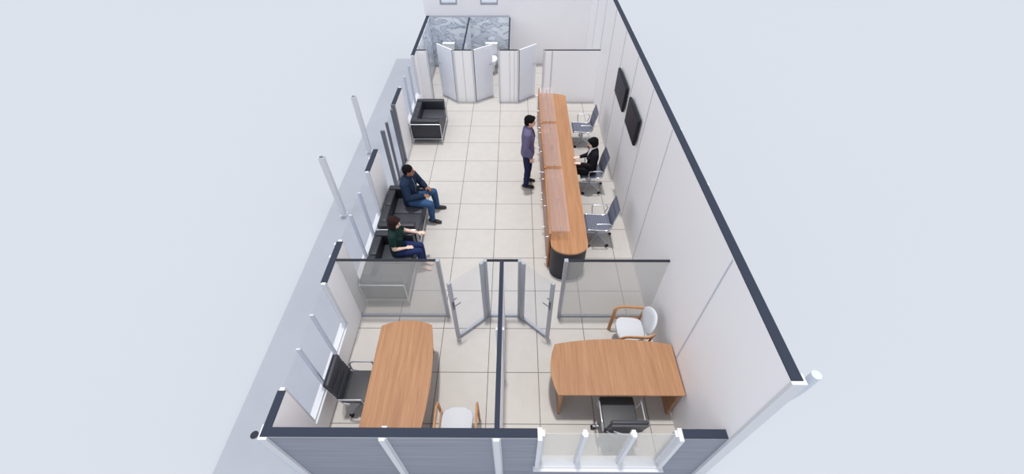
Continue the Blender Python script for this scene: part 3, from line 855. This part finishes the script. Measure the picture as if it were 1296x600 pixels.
    if opts.get('collar'):
        chain(bm, [(V(J['sh']) + V((0, 0, .02)), .075, .07), (neck - V((0, 0, .005)), .066, .066)], lf, 14)
    tp = fuse(opts.get('tname', 'jumper'), bm, top, t, .0085, 3)
    if opts.get('zip'):
        fw0 = shd.cross(V((0, 0, 1))).normalized(); a0, a1 = V(J['neck']) - V((0, 0, .03)), V(J['pel']); line = []
        for i in range(22):
            o_ = a0.lerp(a1, i / 21) + fw0 * .6
            ok, hit, nn, _ = tp.ray_cast(o_, -fw0)
            if ok and line and abs((hit - line[-1]).dot(fw0)) > .018: break
            if ok: line.append(hit + fw0 * .001)
        b2 = new(); tube(b2, line, .0045, 6); obj('zip', b2, M['alu'], tp, 'all')
    # V-neck insert
    ins = opts.get('insert')
    fwd = shd.cross(V((0, 0, 1))).normalized()
    if ins:
        bm = new(); c0 = V(J['sh']) + fwd * (.085 * g + e * .9) ; c1 = V(J['chest']) + fwd * (.118 * g + e * .95 + .002)
        if fem: c1 = c1 + fwd * .0
        chain(bm, [(neck + fwd * .045 + V((0, 0, -.005)), .058, .014), (c0 + fwd * .004, .054, .014), (c0.lerp(c1, .5) + fwd * .006, .026, .010), (c1, .008, .006)], shd, 12)
        chain(bm, [(V(J['sh']) + V((0, 0, .035)), .070, .066), (neck - V((0, 0, .012)), .060, .062)], lf, 14)
        fuse(opts.get('iname', 'undershirt'), bm, ins, t, .007, 2)
    # trousers
    bm = new(); chain(bm, [(V(J['pel']) + (V(J['waist']) - V(J['pel'])) * .45, .148 * g + .006, .11 * g + .006), (J['pel'], .165 * g, .124 * g)], hpd, 18)
    chain(bm, [(J['hipL'], .10 * g, .10 * g), (J['hipR'], .10 * g, .10 * g)], (0, 0, 1), 14)
    for s in 'LR': leg(bm, s, .010 if fem else .018, opts.get('plen', 1.))
    fuse(opts.get('pname', 'trousers'), bm, pants, t, .0085, 3)
    # shoes
    if opts.get('shoes', True):
        for s in 'LR':
            bm = new(); a_ = V(J['an' + s]); td = (V(J['to' + s]) - a_); td.z = 0; td.normalize(); zb = opts.get('zf', 0.); sid = V((-td.y, td.x, 0))
            b0 = V((a_.x, a_.y, zb + .05)) - td * .05
            chain(bm, [(b0 + V((0, 0, .015)), .038, .040), (b0 + td * .08 + V((0, 0, .004)), .044, .044), (b0 + td * .165 + V((0, 0, -.010)), .048, .034), (b0 + td * .225 + V((0, 0, -.020)), .040, .022)], sid, 14)
            for v in bm.verts: v.co.z = max(v.co.z, zb + .002)
            fuse('shoe', bm, M['shoe'], t, .006, 2)
    return t

# standing man, facing +X, at the counter
J = dict(pel=(0, 0, .95), waist=(.0, 0, 1.10), chest=(.005, 0, 1.32), sh=(-.01, 0, 1.47), neck=(.01, 0, 1.545), head=(.035, 0, 1.675), f=(1, 0, -.12),
         shL=(-.01, .175, 1.455), shR=(-.01, -.175, 1.455), elL=(-.02, .225, 1.17), elR=(-.03, -.235, 1.17), wrL=(.09, .23, .945), wrR=(.08, -.225, .935),
         haL=(.15, 0, -1), haR=(.18, 0, -1), hsL=(1, 0, 0), hsR=(1, 0, 0), thL=1, thR=1, hnL=(0, -1, 0), hnR=(0, 1, 0),
         hipL=(0, .09, .90), hipR=(0, -.09, .90), knL=(.04, .11, .50), knR=(.015, -.10, .50), anL=(.0, .13, .085), anR=(-.02, -.11, .085), toL=(.2, .13, 0), toR=(.2, -.11, 0))
person('standing person in a violet grey jumper and dark navy jeans facing the counter', (.70, 5.47, 0), -.04, J, M['skin1'], M['sweater'], M['navy'], M['hair'], 'short',
       dict(insert=M['tee'], te=.03, hem=.02, iname='undershirt', pname='jeans'))

def seated(sh=0.0, zs=.43, lean=0., fem=False, dx=0.):
    k = .95 if fem else 1.
    return dict(pel=(-.02, 0, zs + .13), waist=(-.04 - lean * .3, 0, zs + .27), chest=(-.05 - lean, 0, zs + .46 * k), sh=(-.06 - lean * 1.2, 0, zs + .61 * k), neck=(-.035 - lean * 1.2, 0, zs + .685 * k), head=(-.0 - lean * 1.2, 0, zs + .815 * k))

# seated man in denim, sofa near the entrance; origin under hips
zs = .40
J = seated(0, zs, -.04); J.update(f=(.93, .12, -.08), shL=(.06, .175, zs + .60), shR=(-.05, -.18, zs + .60), elL=(.15, .27, zs + .34), elR=(.02, -.29, zs + .34),
    wrL=(.27, .185, zs + .27), wrR=(.27, -.10, zs + .25), haL=(.8, -.35, -.25), haR=(.75, .45, -.25), hsL=(0, 1, 0), hsR=(0, 1, 0), thL=-1, thR=1, hnL=(0, 0, -1), hnR=(0, 0, -1), cu=.5,
    hipL=(-.0, .10, zs + .10), hipR=(-.0, -.10, zs + .10), knL=(.42, .20, zs + .12), knR=(.42, -.20, zs + .12), anL=(.44, .22, .085), anR=(.40, -.20, .085), toL=(.7, .26, 0), toR=(.66, -.24, 0))
person('seated person in a dark blue denim jacket and blue jeans on a sofa', (-1.73, 4.42, 0), -.02, J, M['skin2'], M['denimd'], M['denim'], M['hair'], 'crop',
       dict(te=.037, hem=.06, zip=True, collar=True, tname='denim_jacket', pname='jeans'))

# seated woman in green, on the near sofa
zs = .40
J = seated(0, zs, -.05, True); J.update(f=(.95, -.1, -.22), shL=(.0, .15, zs + .565), shR=(.0, -.15, zs + .565), elL=(.13, .24, zs + .34), elR=(-.0, -.22, zs + .31),
    wrL=(.34, .27, zs + .24), wrR=(.17, -.10, zs + .22), haL=(.9, .1, -.1), haR=(.85, .35, -.15), hsL=(0, 1, .2), hsR=(0, 1, 0), thL=-1, thR=1, hnL=(0, 0, -1), hnR=(0, 0, -1), cu=.25,
    hipL=(-.0, .085, zs + .09), hipR=(-.0, -.085, zs + .09), knL=(.40, .07, zs + .11), knR=(.40, -.08, zs + .11), anL=(.42, .05, .08), anR=(.40, -.08, .08), toL=(.65, .0, 0), toR=(.62, -.13, 0))
person('seated person with a dark bob, green short sleeved top and navy jeans on a sofa', (-1.75, 3.00, 0), .02, J, M['skin3'], M['green'], M['jeansn'], M['hairb'], 'bob',
       dict(fem=True, te=.018, sleeve=.30, hem=.03, tname='top', pname='jeans', shoes=False, plen=.9))

# receptionist in black suit, on the middle mesh chair, faces -X (rz = pi)
zs = .45
J = seated(0, zs, -.02, True); J.update(f=(.95, .05, -.25), shL=(-.03, .155, zs + .57), shR=(-.03, -.155, zs + .57), elL=(.02, .215, zs + .33), elR=(.03, -.215, zs + .33),
    wrL=(.24, .13, zs + .335), wrR=(.24, -.12, zs + .335), haL=(.95, -.2, .0), haR=(.95, .2, .0), hsL=(0, 1, 0), hsR=(0, 1, 0), thL=-1, thR=1, hnL=(0, 0, -1), hnR=(0, 0, -1), cu=.25,
    hipL=(.0, .085, zs + .085), hipR=(.0, -.085, zs + .085), knL=(.40, .09, zs + .10), knR=(.40, -.09, zs + .10), anL=(.38, .10, .08), anR=(.38, -.10, .08), toL=(.6, .1, 0), toR=(.6, -.1, 0))
person('seated person in a black suit and white shirt working behind the counter', (2.10, 5.37, 0), PI, J, M['skin3'], M['suit'], M['suit'], M['hair'], 'receptionist',
       dict(fem=True, te=.016, hem=.04, insert=M['shirtw'], tname='suit_jacket', iname='shirt'))

# ------------------------------------------------------------ light
W = bpy.data.worlds.new('World'); SC.world = W; W.use_nodes = True
bg = W.node_tree.nodes['Background']; bg.inputs[0].default_value = (.90, .94, 1.0, 1); bg.inputs[1].default_value = .72
sl = bpy.data.lights.new('Sun', 'SUN'); sl.energy = 2.15; sl.angle = math.radians(3); sl.color = (1., .97, .93)
so = bpy.data.objects.new('Sun', sl); COL.objects.link(so)
so.rotation_euler = V((.02, -.075, -1)).to_track_quat('-Z', 'Y').to_euler()

fl = bpy.data.lights.new('Fill', 'SUN'); fl.energy = .7; fl.angle = math.radians(50); fl.color = (.95, .96, 1.)
fo = bpy.data.objects.new('Fill', fl); COL.objects.link(fo)
fo.rotation_euler = V((-1., .35, -.75)).to_track_quat('-Z', 'Y').to_euler()

f2 = bpy.data.lights.new('Fill', 'SUN'); f2.energy = .6; f2.angle = math.radians(50); f2.color = (.95, .96, 1.)
fo = bpy.data.objects.new('Fill', f2); COL.objects.link(fo)
fo.rotation_euler = V((.8, .7, -.7)).to_track_quat('-Z', 'Y').to_euler()

# ------------------------------------------------------------ camera
cam = bpy.data.cameras.new('Camera'); co = bpy.data.objects.new('Camera', cam); COL.objects.link(co)
cam.sensor_width = 36; cam.lens = 36 * 536.195 / 1296; cam.clip_end = 500
p_, yaw, rr = .811161153, .0080623, .00334586
cx, cy, cz = V((1, 0, 0)), V((0, -math.sin(p_), -math.cos(p_))), V((0, math.cos(p_), -math.sin(p_)))
cx, cy = math.cos(rr) * cx + math.sin(rr) * cy, -math.sin(rr) * cx + math.cos(rr) * cy
Z = Matrix.Rotation(yaw, 3, 'Z')
cx, cy, cz = Z @ cx, Z @ cy, Z @ cz
mw = Matrix((cx, -cy, -cz)).transposed().to_4x4(); mw.translation = V((.413457, -2.2837, 6.381025))
co.matrix_world = mw
SC.camera = co
SC.view_settings.view_transform = 'Standard'
SC.view_settings.look = 'None'
